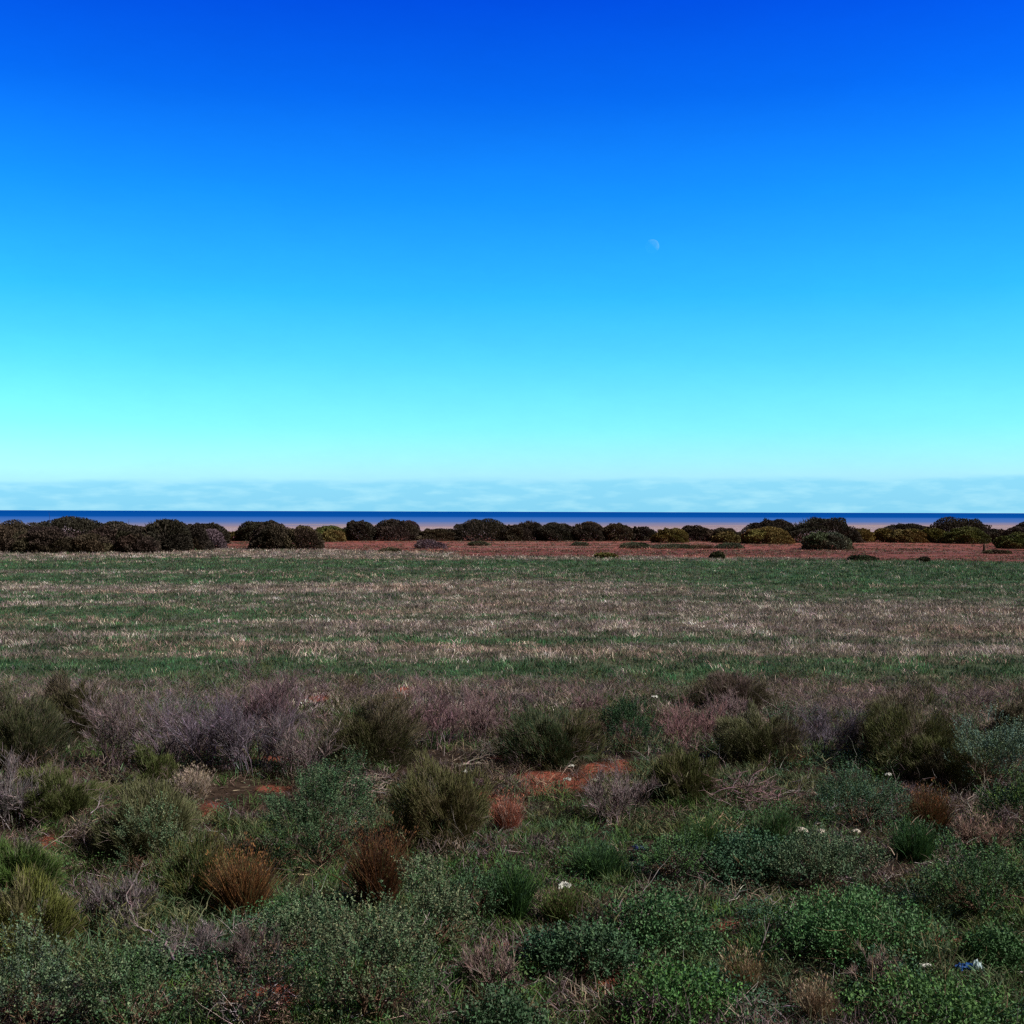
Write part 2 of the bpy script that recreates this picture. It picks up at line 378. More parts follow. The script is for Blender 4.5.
def undergrowth():
    def edge(x, y): return rng.uniform(size=len(x)) < 1 - sstep(24, 26.5, y)
    # leafy mats
    n = 60000
    x, y = near_xy(n, p=1.25)
    u = x / y
    dens = fbm(x * .7, y * .7, 101, 3) + .10 * sstep(-.1, .3, u) * (1 - sstep(13, 19, y)) - .16 * sstep(13, 20, y)
    k = (rng.uniform(size=n) < sstep(.38, .58, dens)) & (rng.uniform(size=n) > bareness(x, y) * .95) & edge(x, y)
    x, y = x[k], y[k]; n = len(x)
    hh = .02 + .20 * sstep(.5, .8, fbm(x * 1.5, y * 1.5, 103, 2))
    nb = 16; idx = np.repeat(np.arange(n), nb); m = len(idx)
    P = np.stack([x[idx] + rng.normal(0, .045, m), y[idx] + rng.normal(0, .045, m), np.zeros(m)], 1)
    P[:, 2] = height(P[:, 0], P[:, 1]) + hh[idx] * rng.uniform(.1, 1, m) ** .7
    d = rdir(m); d[:, 2] = np.abs(d[:, 2]) * .7 + .1
    kind = fbm(x * .45, y * .45, 105, 2)
    a = np.where((kind > .52)[:, None], mixcol(n, [(.05, .14, .055), (.085, .15, .05)], [1, 1]), mixcol(n, [(.05, .12, .07), DEEP, (.10, .15, .09)], [3, 2, 1]))
    C = a[idx] * np.exp(rng.normal(0, .22, (m, 1)))
    g = Geo(); leaves(g, P, d, rng.uniform(.014, .034, m), rng.uniform(.009, .018, m), C)
    stuff(g.build('ground_cover', M_leaf), 'low leafy green weeds matting the soil between the shrubs', 'ground cover')
    # green grass
    n = 10000
    x, y = near_xy(n)
    dens = fbm(x * .6, y * .6, 111, 3) + .05 * (1 - sstep(12, 17, y))
    k = (rng.uniform(size=n) < sstep(.44, .62, dens)) & (rng.uniform(size=n) > bareness(x, y)) & edge(x, y)
    x, y = x[k], y[k]; n = len(x)
    nb = 26; idx = np.repeat(np.arange(n), nb); m = len(idx)
    P = np.stack([x[idx] + rng.normal(0, .05, m), y[idx] + rng.normal(0, .05, m), np.zeros(m)], 1); P[:, 2] = height(P[:, 0], P[:, 1]) - .01
    d = rdir(m); d[:, 2] = np.abs(d[:, 2]); d = d * .6 + np.array([0, 0, .8])
    C = mixcol(n, [GREEN, GREEN2, (.07, .12, .05), (.10, .13, .05)], [4, 3, 2, 1])[idx] * np.exp(rng.normal(0, .22, (m, 1)))
    g = Geo(); blades(g, P, d, rng.uniform(.08, .26, m), rng.uniform(.004, .009, m), C, .45)
    stuff(g.build('green_grass', M_grass), 'green grass growing through the scrub', 'grass')
    # dry grass and straw
    n = 19500
    x, y = near_xy(n)
    dens = fbm(x * .55, y * .55, 121, 3) + .14 * sstep(15, 21, y) - .03
    k = (rng.uniform(size=n) < sstep(.42, .62, dens)) & (rng.uniform(size=n) > bareness(x, y) * .75) & edge(x, y)
    x, y = x[k], y[k]; n = len(x)
    nb = 20; idx = np.repeat(np.arange(n), nb); m = len(idx)
    P = np.stack([x[idx] + rng.normal(0, .07, m), y[idx] + rng.normal(0, .07, m), np.zeros(m)], 1); P[:, 2] = height(P[:, 0], P[:, 1])
    d = rdir(m); d[:, 2] = np.abs(d[:, 2]) * .8; d = d * .8 + np.array([0, 0, 1.0]) * sstep(12, 22, y)[idx][:, None] * .7 + np.array([0, 0, .15])
    far = sstep(16, 22, y)
    c1 = mixcol(n, [STRAW, (.09, .06, .04), PINKST, (.12, .10, .07)], [2, 4, 1.6, 3]); c2 = mixcol(n, [MAUVE, (.20, .14, .17), PINKST, (.17, .13, .12), (.13, .13, .07), (.42, .34, .30)], [2.4, 2, 1.6, 3, 3, .8])
    C = np.where((rng.uniform(size=n) < far)[:, None], c2, c1)[idx] * np.exp(rng.normal(0, .28, (m, 1)))
    g = Geo(); blades(g, P, d, rng.uniform(.06, .24, m) * (1 + .5 * far[idx]), rng.uniform(.003, .008, m), C, .5)
    n = 130000; x, y = near_xy(n); k = edge(x, y) & (rng.uniform(size=n) > bareness(x, y) * .45); x, y = x[k], y[k]; n = len(x)
    P = np.stack([x, y, height(x, y) + .012], 1); d = rdir(n); d[:, 2] = np.abs(d[:, 2]) * .3
    blades(g, P, d, rng.uniform(.03, .13, n), rng.uniform(.003, .009, n), mixcol(n, [STRAW, BROWN, (.16, .12, .11), (.06, .04, .03)], [.8, 2, 1.5, 4], .45), .3)
    stuff(g.build('dry_grass', M_grass), 'dead straw coloured and mauve grass tangled among the shrubs', 'dry grass')
    # fallen twigs
    n = 3200
    x, y = near_xy(n, p=1.2); k = (rng.uniform(size=n) < sstep(.4, .65, fbm(x * .6, y * .6, 131, 3)) + .08) & edge(x, y); x, y = x[k], y[k]; n = len(x)
    P = np.stack([x, y, height(x, y) + rng.uniform(.005, .07, n)], 1)
    d = rdir(n); d[:, 2] = np.abs(d[:, 2]) * .2
    g = Geo(); twigs(g, P, d, rng.uniform(.1, .45, n), rng.uniform(.0025, .006, n), [(3, .6, .7, .8)], GREYW, .35, nseg=3, wob=.2, clampz=False)
    stuff(g.build('twig_debris', M_wood), 'grey dead twigs littering the ground under the shrubs', 'twigs')
undergrowth()

def brush():
    n = 11800
    x, y = near_xy(n); 
    k = (rng.uniform(size=n) < sstep(.34, .55, fbm(x * .9, y * .9, 141, 3))) & (rng.uniform(size=n) > bareness(x, y) * 1.2) & (rng.uniform(size=n) < 1 - sstep(24.5, 26.5, y))
    x, y = x[k], y[k]; n = len(x)
    hh = .04 + .40 * sstep(.46, .74, fbm(x * 1.0, y * 1.0, 143, 3))
    nb = 46; idx = np.repeat(np.arange(n), nb); m = len(idx)
    P = np.stack([x[idx] + rng.normal(0, .075, m), y[idx] + rng.normal(0, .075, m), np.zeros(m)], 1)
    P[:, 2] = height(P[:, 0], P[:, 1]) + hh[idx] * rng.uniform(0, .75, m)
    d = rdir(m); d[:, 2] = np.abs(d[:, 2]); d = d * .9 + np.array([0, 0, .55])
    t = fbm(x * .5, y * .5, 145, 3) + rng.normal(0, .05, n); far = sstep(14, 20, y)
    green = mixcol(n, [OLIVE, (.07, .10, .045), GREY_OL, BLUEG], [3, 3, 1.5, 2]); dead = mixcol(n, [(.11, .08, .085), (.15, .105, .12), (.09, .06, .04), (.26, .2, .16)], [3, 2.5, 3, 1.2])
    C = np.where((t + .05 * far - .10 * far * sstep(-.02, .08, x / y) > .53)[:, None], dead, green)[idx] * np.exp(rng.normal(0, .25, (m, 1)))
    g = Geo(); blades(g, P, d, rng.uniform(.05, .15, m), rng.uniform(.004, .009, m), C, .3)
    stuff(g.build('undergrowth', M_leaf), 'knee high tangle of olive and dead brown scrub between the shrubs', 'undergrowth')
brush()

# ------------------------------------------------------------------ single plants
def root(name, x, y, label, cat, group=None, rz=0.0, z=None):
    o = bpy.data.objects.new(name, None); COL.objects.link(o)
    o.location = (x, y, float(height(x, y)) if z is None else z); o.rotation_euler = (0, 0, rz)
    o.empty_display_size = .2
    o['label'] = label; o['category'] = cat
    if group: o['group'] = group
    return o

def mound_points(n, w, h, nl=7, shell=.25, rough=.16, skirt=.0):
    """points with outward normals on a lumpy dome w wide and h high, its sides reaching the ground"""
    ld = rdir(nl); ld[:, 2] = np.abs(ld[:, 2]) * .9 + .05; ld = unit(ld); ls = rng.uniform(.28, .6, nl); la = rng.uniform(.4, 1.0, nl) * rough
    a = rng.uniform(0, 2 * math.pi, n); z = rng.uniform(0, 1, n) ** .85
    c = np.sqrt(1 - z * z); d = np.stack([c * np.cos(a), c * np.sin(a), z], 1)
    dist = 1 - d @ ld.T
    lump = np.clip(1 - dist / (ls * .8)[None], 0, 1) ** .5 * la[None]
    k = np.argmax(lump, 1); f = 1 - rough * .7 + lump.max(1) * 1.1
    sd = rng.uniform(0, 100)
    f = f + (noise(d[:, 0] * 4 + sd, d[:, 1] * 4 + d[:, 2] * 5 + sd, 5) - .5) * rough
    f = f * (1 - shell * rng.uniform(0, 1, n) ** 1.8)
    rx = (1 - z ** 2.0) ** .47
    lean = rng.normal(0, .1, 2)
    P = np.stack([np.cos(a) * rx * w * .5 * f + lean[0] * z * w * .5, np.sin(a) * rx * w * .5 * f + lean[1] * z * w * .5, z ** .9 * h * f], 1)
    P[:, 2] = np.maximum(P[:, 2], .01)
    return P, d, k

def base_stems(w, h, col, parent, n=10, thick=.012, levels=((4, .6, .6, .7), (3, .55, .6, .8))):
    a = rng.uniform(0, 2 * math.pi, n)
    st = np.stack([np.cos(a) * .006, np.sin(a) * .006, np.full(n, -.02)], 1)
    d = np.stack([np.cos(a) * .75, np.sin(a) * .75, rng.uniform(.5, 1.3, n)], 1)
    ln = np.full(n, 1.) * min(max(w * .45, .1), max(h * .8, .12)) * rng.uniform(.7, 1, n)
    g = Geo(); twigs(g, st, d, ln, thick, list(levels), col, .2)
    return g.build('stems', M_wood, parent)

def leafy(name, x, y, w, h, cols, wts, label, cat='shrub', leaf=.0185, dens=1.15, group=None, stem=BROWN, bare=.0):
    """a dense shrub of many short sprigs of small leaves (saltbush)"""
    r = root(name, x, y, label, cat, group, rng.uniform(0, 6.28))
    area = 2.2 * w * w + 1.6 * w * h
    ns = int(np.clip(470 * area * dens, 180, 4200)); k = 13
    P, d, lob = mound_points(int(ns * 1.5), w * 1.0, h * .9, 14, .3, .62)
    sd_ = int(rng.integers(999)); kp = (noise3(P, 7.5, sd_) > .43) & (rng.uniform(size=len(P)) < .22 + .78 * sstep(.12, .55, P[:, 2] / h)); P, d, lob = P[kp], d[kp], lob[kp]; ns = len(P)
    sd = unit(d * 1.0 + rdir(ns) * .55 + np.array([0, 0, .6])); sl = rng.uniform(.06, .13, ns) * (1 + .2 * (w > 1))
    idx = np.repeat(np.arange(ns), k); t = np.tile(np.linspace(0, 1, k), ns)
    Q = P[idx] + sd[idx] * (sl[idx] * t)[:, None]
    ld = unit(sd[idx] * .7 + rdir(len(idx)))
    sc = mixcol(ns, cols, wts, .40, .05)
    C = sc[idx] * np.exp(rng.normal(0, .16, (len(idx), 1))) * (.72 + .62 * t[:, None])  # sprig bases darkened, tips brightened: clump light and shade put into the colour
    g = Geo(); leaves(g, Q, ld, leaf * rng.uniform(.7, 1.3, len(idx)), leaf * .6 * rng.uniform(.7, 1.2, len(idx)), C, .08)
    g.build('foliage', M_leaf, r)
    base_stems(w, h, stem, r, 9)
    return r

def wispy(name, x, y, w, h, cols, wts, label, cat='shrub', ln=(.05, .15), dens=1.0, wd=.005, group=None, stem=BROWN, up=.7):
    """a soft shrub of thousands of thin upright shoots"""
    r = root(name, x, y, label, cat, group, rng.uniform(0, 6.28))
    area = 2.2 * w * w + 1.6 * w * h
    n = int(np.clip(8500 * area * dens, 2500, 34000)); cols = list(cols) + [(.24, .19, .14), (.14, .10, .09)]; wts = list(wts) if len(wts) == len(cols) - 2 else [1] * (len(cols) - 2); wts = wts + [sum(wts) * .08, sum(wts) * .10]
    P, d, lob = mound_points(int(n * 1.35), w * .88, h * .76, 13, .75, .8)
    sd_ = int(rng.integers(999)); kp = noise3(P, 8, sd_) > .42; P, d, lob = P[kp], d[kp], lob[kp]; n = len(P)
    D = unit(d * .7 + rdir(n) * .45 + np.array([0, 0, up]))
    L0 = rng.uniform(.6, 1.35, n) * (1 + .5 * (rng.uniform(size=n) > .93))
    lc = mixcol(13, cols, wts, .08, .03)
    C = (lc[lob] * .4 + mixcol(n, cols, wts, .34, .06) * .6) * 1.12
    L = L0 * rng.uniform(ln[0], ln[1], n) * min(1, max(.35, h / .6))
    g = Geo(); blades(g, P - D * L[:, None] * .3, D, L, wd * rng.uniform(.6, 1.3, n), C * .85, .2, tip=C * 1.6)  # dark shoot bases and bright tips paint highlight contrast into the colour
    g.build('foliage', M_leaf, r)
    base_stems(w, h * (1.25 if h > .4 else 1), (.17, .13, .12), r, 14, .007)
    return r

def deadbush(name, x, y, w, h, col, label, cat='dead shrub', n=16, group=None, thick=.008, haze=True, upright=1.0, fine=1.0):
    """leafless shrub: forking twigs, finest ones in a hazy fringe"""
    r = root(name, x, y, label, cat, group, rng.uniform(0, 6.28)); col = tuple(c * .82 for c in col)
    a = rng.uniform(0, 2 * math.pi, n); rr = np.sqrt(rng.uniform(0, 1, n)) * w * .22
    st = np.stack([np.cos(a) * rr, np.sin(a) * rr, np.full(n, -.02)], 1)
    out = w * .5 / max(h, .1)
    d = np.stack([np.cos(a) * out * rng.uniform(.2, .9, n), np.sin(a) * out * rng.uniform(.2, .9, n), np.full(n, upright)], 1)
    ln = h * rng.uniform(.45, .75, n)
    g = Geo(); tips = twigs(g, st, d, ln, thick, [(5, .5, .6, .55), (5, .5, .6, .6)], col, .25, wob=.16)
    g.build('branches', M_wood, r)
    g = Geo(); m = len(tips); k = int(5 * fine); idx = np.repeat(np.arange(m), k)
    j = rng.integers(0, tips.shape[1], len(idx)); P = tips[idx, j]
    D = unit(unit(tips[idx, -1] - tips[idx, 0]) + rdir(len(idx)) * .7 + np.array([0, 0, .4]))
    L = rng.uniform(.04, .12, len(idx)) * min(1.2, max(.5, h / .6))
    prisms(g, P, P + D * L[:, None], np.full(len(idx), .0022), np.full(len(idx), .0009), tint(len(idx), tuple(c * .9 for c in col), .5, .08))
    g.build('twigs', M_wood, r)
    return r

def tussock(name, x, y, w, h, cols, wts, label, cat='grass tussock', n=1500, wd=.005, group=None):
    r = root(name, x, y, label, cat, group)
    a = rng.uniform(0, 2 * math.pi, n); q = np.sqrt(rng.uniform(size=n)); rr = q * w * .3
    P = np.stack([np.cos(a) * rr, np.sin(a) * rr, np.full(n, -.02)], 1)
    lean = q * .55 * (w / max(h, .1)) * .6
    D = np.stack([np.cos(a) * lean, np.sin(a) * lean, np.ones(n)], 1) + rng.normal(0, .2, (n, 3))
    C = mixcol(n, cols, wts, .25, .06)
    L = h * rng.uniform(.25, 1.0, n) ** .8 * (1.1 - .35 * q)
    g = Geo(); blades(g, P, D, L, wd * rng.uniform(.6, 1.4, n), C, .2)
    s = rng.choice(n, n // 6, replace=False)   # seed heads on the tallest blades
    T = P[s] + unit(D[s]) * (L[s] * .9)[:, None]; idx = np.repeat(np.arange(len(s)), 5)
    leaves(g, T[idx] + rng.normal(0, .012, (len(idx), 3)), unit(D[s][idx] + rdir(len(idx)) * .5), .028, .007, C[s][idx] * 1.2)
    g.build('blades', M_grass, r)
    return r

def herb(name, x, y, w, h, cols, wts, label, cat='low plant', leaf=.027, dens=1.0, group=None):
    """spreading low plant with broader leaves"""
    r = root(name, x, y, label, cat, group, rng.uniform(0, 6.28))
    ns = int(np.clip(420 * w * w * dens + 150, 150, 3600)); k = 11
    P, d, lob = mound_points(ns, w * 1.05, h, 14, .6, .4)
    P[:, :2] *= rng.uniform(.6, 1.08, ns)[:, None]
    idx = np.repeat(np.arange(ns), k)
    Q = P[idx] + rng.normal(0, .028, (len(idx), 3)); Q[:, 2] = np.abs(Q[:, 2])
    D = unit(d[idx] * .4 + rdir(len(idx)) * .9 + np.array([0, 0, .25]))
    C = mixcol(ns, cols, wts, .15, .05)[idx] * np.exp(rng.normal(0, .18, (len(idx), 1)))
    g = Geo(); leaves(g, Q, D, leaf * rng.uniform(.6, 1.3, len(idx)), leaf * .7 * rng.uniform(.6, 1.2, len(idx)), C, .1)
    g.build('foliage', M_leaf, r)
    n = 12; a = rng.uniform(0, 6.28, n)
    g = Geo(); twigs(g, np.tile([[0, 0, .0]], (n, 1)) + 0., np.stack([np.cos(a), np.sin(a), np.full(n, .35)], 1), np.full(n, w * .42), .005, [(4, .5, .7, .8)], (.14, .10, .06), .2)
    g.build('stems', M_wood, r)
    return r

def box(px0, px1, top, base):
    """survey: picture box of a plant -> x, y, width, height in metres"""
    pc = (px0 + px1) / 2
    x0, d0 = at(pc, base)
    w = (px1 - px0) / F * d0
    d = d0 + w * .28
    x = (pc - 512) / F * d; w = (px1 - px0) / F * d
    h = EYE - (top - yh(pc)) / F * (d - w * .05) - float(height(x, d))
    return x, d, w, max(h, .06)

# leafy saltbushes
A = lambda b, *a, **k: leafy('saltbush', *(lambda q: (q[0], q[1], q[2], q[3] * .98))(box(*b)), *a, **k)
A((268, 372, 768, 872), [BLUEG, SILVER, DEEP], [5, 1.5, 2], 'dark blue-green saltbush in front of the dead mauve thicket, with a flat wide crown')
A((122, 182, 812, 884), [SILVER, BLUEG, GREY_OL], [4, 3, 1], 'small silver-green saltbush with a black shaded side, left of the rust grass', leaf=.018)
A((268, 338, 900, 960), [SILVER, BLUEG], [3, 2], 'pale saltbush just below the larger rust tussock on the left')
A((388, 482, 855, 960), [SILVER, GREY_OL, BLUEG], [4, 2, 2], 'upright silver-green saltbush right of the dark brown tussock')
A((300, 440, 905, 1040), [SILVER, BLUEG, GREY_OL], [4, 3, 2], 'broad silver-green saltbush at the bottom edge left of centre')
A((-10, 90, 935, 1050), [SILVER, BLUEG, (.10, .14, .11)], [4, 3, 2], 'silver saltbush filling the bottom left corner')
A((85, 190, 945, 1045), [BLUEG, SILVER, GREEN], [4, 3, 1], 'bright blue-green saltbush below the twisted grey branch')
A((955, 1040, 715, 795), [(.15, .24, .20), SILVER, BLUEG], [4, 3, 1], 'pale blue saltbush at the right edge above the rust tussock')
A((822, 902, 768, 832), [BLUEG, DEEP, (.08, .16, .12)], [4, 2, 2], 'dark blue-green saltbush left of the rust tussock on the right', leaf=.016)
A((604, 660, 700, 755), [(.035, .085, .035), DEEP], [3, 2], 'dark green upright bush standing against the mauve grass strip')
A((930, 1035, 860, 925), [GREEN, (.06, .12, .06), BLUEG], [3, 2, 2], 'deep green bush at the right edge above the blue plastic')
A((770, 880, 845, 892), [SILVER, (.08, .14, .08)], [2, 3], 'low greyish bush above the widest green plant on the right')
A((195, 300, 960, 1040), [GREY_OL, BLUEG, BROWN], [2, 2, 2], 'thin brownish saltbush low down between the two blue-green ones', dens=.5, stem=GREYW)
A((440, 520, 880, 930), [(.05, .11, .05), BLUEG], [2, 2], 'small dark green bush right of the upright silver saltbush', dens=.7)
A((640, 720, 845, 880), [BLUEG, GREEN], [2, 2], 'low dark bush between the blue rag and the green plants', dens=.7)
A((555, 640, 940, 985), [BLUEG, (.045, .10, .05)], [2, 2], 'low dark leafy bush left of the green plants at the bottom', leaf=.024)
A((985, 1060, 775, 850), [GREEN2, DEEP], [2, 2], 'dark olive bush below the pale blue saltbush at the right edge')

# soft wispy shrubs
Wp = lambda b, *a, **k: wispy('broom_shrub', *box(*b), *a, **k)
Wp((385, 500, 764, 850), [(.12, .13, .05), OLIVE, (.15, .12, .06)], [4, 3, 1], 'rounded olive feathery shrub in the middle, below the fallen pale branches')
Wp((2, 108, 764, 822), [(.12, .15, .05), (.10, .12, .04)], [3, 2], 'dome shaped yellow-green feathery shrub near the left edge above the bare red patch')
Wp((88, 208, 776, 866), [(.16, .17, .085), (.14, .15, .06)], [4, 2], 'large soft grey-olive shrub behind the small silver saltbush')
Wp((128, 182, 750, 790), [(.11, .14, .045)], [1], 'small green feathery shrub under the tall grey thicket')
Wp((640, 722, 748, 805), [(.11, .13, .045), OLIVE], [3, 2], 'upright green feathery shrub left of the reddish twig heap')
Wp((498, 606, 700, 768), [(.085, .08, .032), OLIVE, DEEP], [3, 2, 2], 'dark olive shrub behind the red soil patch in the middle')
Wp((318, 424, 688, 768), [(.085, .085, .035), (.07, .08, .035)], [3, 2], 'dark olive shrub right of the mauve dead bush, below the bare red spot')
Wp((-30, 62, 690, 775), [(.055, .065, .03), OLIVE], [3, 1], 'very dark olive shrub at the left edge behind the feathery dome')
Wp((45, 105, 672, 745), [(.09, .085, .04), (.07, .07, .03)], [3, 1], 'brownish green shrub rising above the left end of the grey thicket')
Wp((-20, 75, 880, 965), [YGREEN, (.15, .16, .05)], [3, 2], 'yellow-green soft shrub at the left edge above the silver saltbush')
Wp((-15, 60, 832, 900), [GREEN2, (.07, .14, .04)], [3, 2], 'fresh green soft shrub at the left edge under the small bare patches')
Wp((160, 250, 830, 925), [(.08, .12, .04), (.16, .12, .04)], [3, 2], 'green and ochre soft shrub left of the rust tussock', dens=.8)
Wp((845, 960, 688, 770), [(.10, .115, .04), OLIVE, (.08, .09, .03)], [3, 2, 1], 'broad olive shrub on the right behind the bluish saltbush')
Wp((720, 800, 705, 765), [(.10, .11, .045), GREY_OL], [2, 1], 'olive shrub left of the grey dead bush on the right', dens=.8)
Wp((905, 985, 735, 790), [(.10, .12, .04), OLIVE], [2, 1], 'olive shrub between the broad olive shrub and the pale blue one', dens=.8)
Wp((210, 300, 690, 735), [(.085, .09, .045), MAUVE], [3, 1], 'dark green tuft shrub poking out left of the tall mauve dead bush', dens=.6)
Wp((990, 1060, 690, 745), [(.09, .10, .04)], [1], 'olive shrub at the right edge against the pasture')
Wp((735, 800, 810, 860), [(.05, .10, .045), GREEN], [2, 2], 'grassy dark green shrub below the reddish twig heap', dens=.8)
Wp((690, 770, 670, 712), [(.12, .11, .06), MAUVE], [2, 1], 'faded olive and mauve shrub at the pasture edge right of centre', dens=.6)

# dead bushes
Db = lambda b, *a, **k: deadbush('dead_bush', *box(*b), *a, **k)
Db((238, 312, 664, 745), (.24, .16, .19), 'tall mauve dead bush standing higher than the thicket around it', n=22, fine=1.6)
Db((85, 150, 690, 775), (.22, .17, .18), 'grey-brown dead bush at the left end of the thicket', n=20)
Db((125, 205, 690, 772), (.25, .20, .22), 'grey dead bush with pale bare stems, second from the left in the thicket', n=22, thick=.010)
Db((175, 250, 695, 775), (.20, .16, .21), 'violet grey dead bush in the middle of the thicket', n=24)
Db((215, 290, 700, 780), (.22, .18, .22), 'violet grey dead bush at the right end of the thicket, behind the straw tuft', n=24)
Db((262, 330, 715, 782), (.28, .22, .23), 'pale twiggy dead bush below the tall mauve one', n=20)
Db((398, 470, 686, 752), (.24, .15, .17), 'pinkish dead bush behind the fallen pale branches', n=20, fine=1.5)
Db((445, 520, 690, 748), (.24, .16, .17), 'mauve dead bush left of the dark olive shrub in the middle', n=20, fine=1.5)
Db((650, 725, 700, 750), (.26, .15, .16), 'low pink dead bush right of the dark green upright bush', n=20)
Db((790, 870, 700, 765), (.18, .15, .19), 'grey-violet dead bush left of the broad olive shrub', n=22)
Db((580, 655, 770, 828), (.22, .17, .18), 'grey dead bush with splayed twigs right of the red soil patch', n=18)
Db((92, 150, 878, 942), (.17, .14, .15), 'grey twiggy dead bush above the twisted branch', n=18, fine=1.6)
Db((160, 225, 918, 972), (.24, .20, .21), 'small pale grey dead bush right of the twisted branch', n=16)
Db((220, 290, 930, 985), (.17, .13, .13), 'dark brown dead bush under the rust tussock', n=16)
Db((950, 1015, 815, 862), (.30, .20, .17), 'pinkish brown dead bush right of and below the rust tussock on the right', n=16)
Db((700, 760, 690, 730), (.25, .18, .19), 'small mauve dead bush on the pasture edge right of centre', n=14)
Db((455, 525, 945, 1000), (.24, .17, .16), 'brown dead bush low in the middle of the frame', n=16)
Db((850, 905, 955, 1000), (.28, .21, .19), 'light brown dead bush left of the blue plastic', n=14)
Db((-10, 40, 755, 835), (.20, .17, .18), 'bare grey dead bush cut by the left edge', n=14)
Db((560, 620, 690, 720), (.27, .18, .19), 'low mauve dead bush on the pasture edge in the middle', n=14)
Db((930, 1000, 682, 715), (.27, .20, .22), 'lilac dead bush on the pasture edge near the right', n=14)

# tussocks
Ts = lambda b, *a, **k: tussock('grass_tussock', *(lambda q: (q[0], q[1], q[2] * .62, q[3] * 1.15))(box(*b)), *a, **k)
Ts((212, 278, 838, 925), [RUST, (.30, .14, .055), (.11, .06, .035), OLIVE], [4, 2, 3, 1.5], 'tall rust orange tussock on the left', n=2600)
Ts((348, 412, 815, 912), [(.17, .07, .03), (.09, .045, .03), RUST, OLIVE], [3, 4, 1, 1], 'dark red-brown tussock left of the upright silver saltbush', n=2600)
Ts((398, 440, 800, 850), [(.30, .16, .09), BROWN], [3, 1], 'tan dry tussock leaning in front of the olive feathery shrub', n=1100)
Ts((896, 962, 780, 838), [(.24, .10, .045), (.12, .07, .04), OLIVE], [3, 3, 1.5], 'rust tussock on the right beside the dark blue-green saltbush', n=2200)
Ts((172, 218, 762, 806), [(.46, .37, .32), STRAW], [3, 2], 'pale straw tuft behind the bare red patch on the left', n=1300)
Ts((488, 528, 786, 836), [(.42, .15, .10), PINKST], [3, 2], 'salmon pink dry tuft right of the olive feathery shrub', n=1200)
Ts((488, 540, 850, 925), [GREEN, DEEP], [3, 2], 'dark green tussock in the middle left of the white scrap', n=1600, wd=.006)
Ts((560, 640, 835, 885), [(.045, .10, .045), GREEN], [3, 2], 'wide green tussock above the white scrap', n=1800, wd=.006)
Ts((670, 740, 810, 865), [(.05, .11, .045), GREEN2], [3, 2], 'green tussock between the reddish twig heap and the blue rag', n=1800, wd=.006)
Ts((880, 950, 815, 865), [(.04, .10, .04), GREEN], [3, 2], 'bright green tussock at the foot of the right rust tussock', n=1700, wd=.006)
Ts((530, 600, 880, 930), [(.12, .10, .05), GREEN2], [2, 2], 'brownish green tussock just below the white scrap', n=1500)
Ts((790, 850, 975, 1030), [(.30, .20, .13), STRAW], [3, 2], 'tan dry tussock at the bottom edge on the right', n=900)
Ts((715, 770, 945, 1000), [(.26, .17, .10), STRAW, GREEN2], [3, 1, 1], 'brown dry tussock below the left green plant', n=900)

# broad low plants
Hb = lambda b, *a, **k: herb('leafy_plant', *(lambda q: (q[0], q[1], q[2], q[3] * .8))(box(*b)), *a, **k)
Hb((590, 735, 890, 960), [(.065, .16, .06), (.11, .21, .09), DEEP], [4, 2, 2], 'sprawling dark green plant with shiny round leaves right of centre')
Hb((765, 925, 890, 965), [(.07, .18, .06), (.11, .21, .09)], [3, 2], 'widest green leafy plant, on the right above the dry brown grass')
Hb((620, 745, 965, 1040), [(.085, .20, .05), (.06, .15, .05)], [3, 2], 'bright green leafy plant at the bottom edge right of centre')
Hb((840, 1040, 985, 1050), [(.085, .18, .05), (.06, .14, .05)], [3, 2], 'low green plant in the bottom right corner below the blue plastic')
Hb((515, 600, 925, 975), [(.045, .11, .06), (.07, .14, .08)], [3, 2], 'small dark leafy plant left of the sprawling one')
Hb((960, 1035, 925, 970), [(.06, .14, .05)], [1], 'small green plant at the right edge beside the blue plastic')
Hb((680, 800, 830, 885), [(.045, .11, .06), (.06, .13, .07)], [3, 2], 'flat dark plant spreading left of the pale stones')
Hb((455, 560, 985, 1050), [(.05, .11, .05), (.08, .12, .07)], [3, 2], 'dull green plant at the bottom edge in the middle')

# ------------------------------------------------------------------ fallen wood
def limb(name, pts, r0, col, label, cat, side=10, sl=.25):
    """one fallen branch following surveyed ground points (px, py, height)"""
    w = []
    for px, py, z in pts:
        x, y = at(px, py, z); w.append((x, y, float(height(x, y)) + z))
    w = np.array(w)
    # resample as a smooth crooked line
    t = np.linspace(0, len(w) - 1, 5 * (len(w) - 1) + 1); q = np.stack([np.interp(t, np.arange(len(w)), w[:, k]) for k in range(3)], 1)
    q[1:-1] += rng.normal(0, .008, (len(q) - 2, 3))
    o0 = w[0].copy(); r = bpy.data.objects.new(name, None); COL.objects.link(r); r.location = o0; r['label'] = label; r['category'] = cat
    q = q - o0; g = Geo(); rad = np.linspace(r0, r0 * .35, len(q))
    prisms(g, q[:-1], q[1:], rad[:-1], rad[1:], tint(len(q) - 1, col, .08), 7)
    i = rng.integers(1, len(q) - 1, side)
    D = unit((q[np.minimum(i + 1, len(q) - 1)] - q[i]) * 1 + rdir(side) * np.linalg.norm(q[1] - q[0]) * 1.2); D[:, 2] = np.abs(D[:, 2])
    twigs(g, q[i], D, np.full(side, sl) * rng.uniform(.5, 1.2, side), r0 * .3, [(4, .6, .6, .7), (3, .6, .6, .7)], col, .2, clampz=False)
    g.build('bough', M_wood, r)
    return r
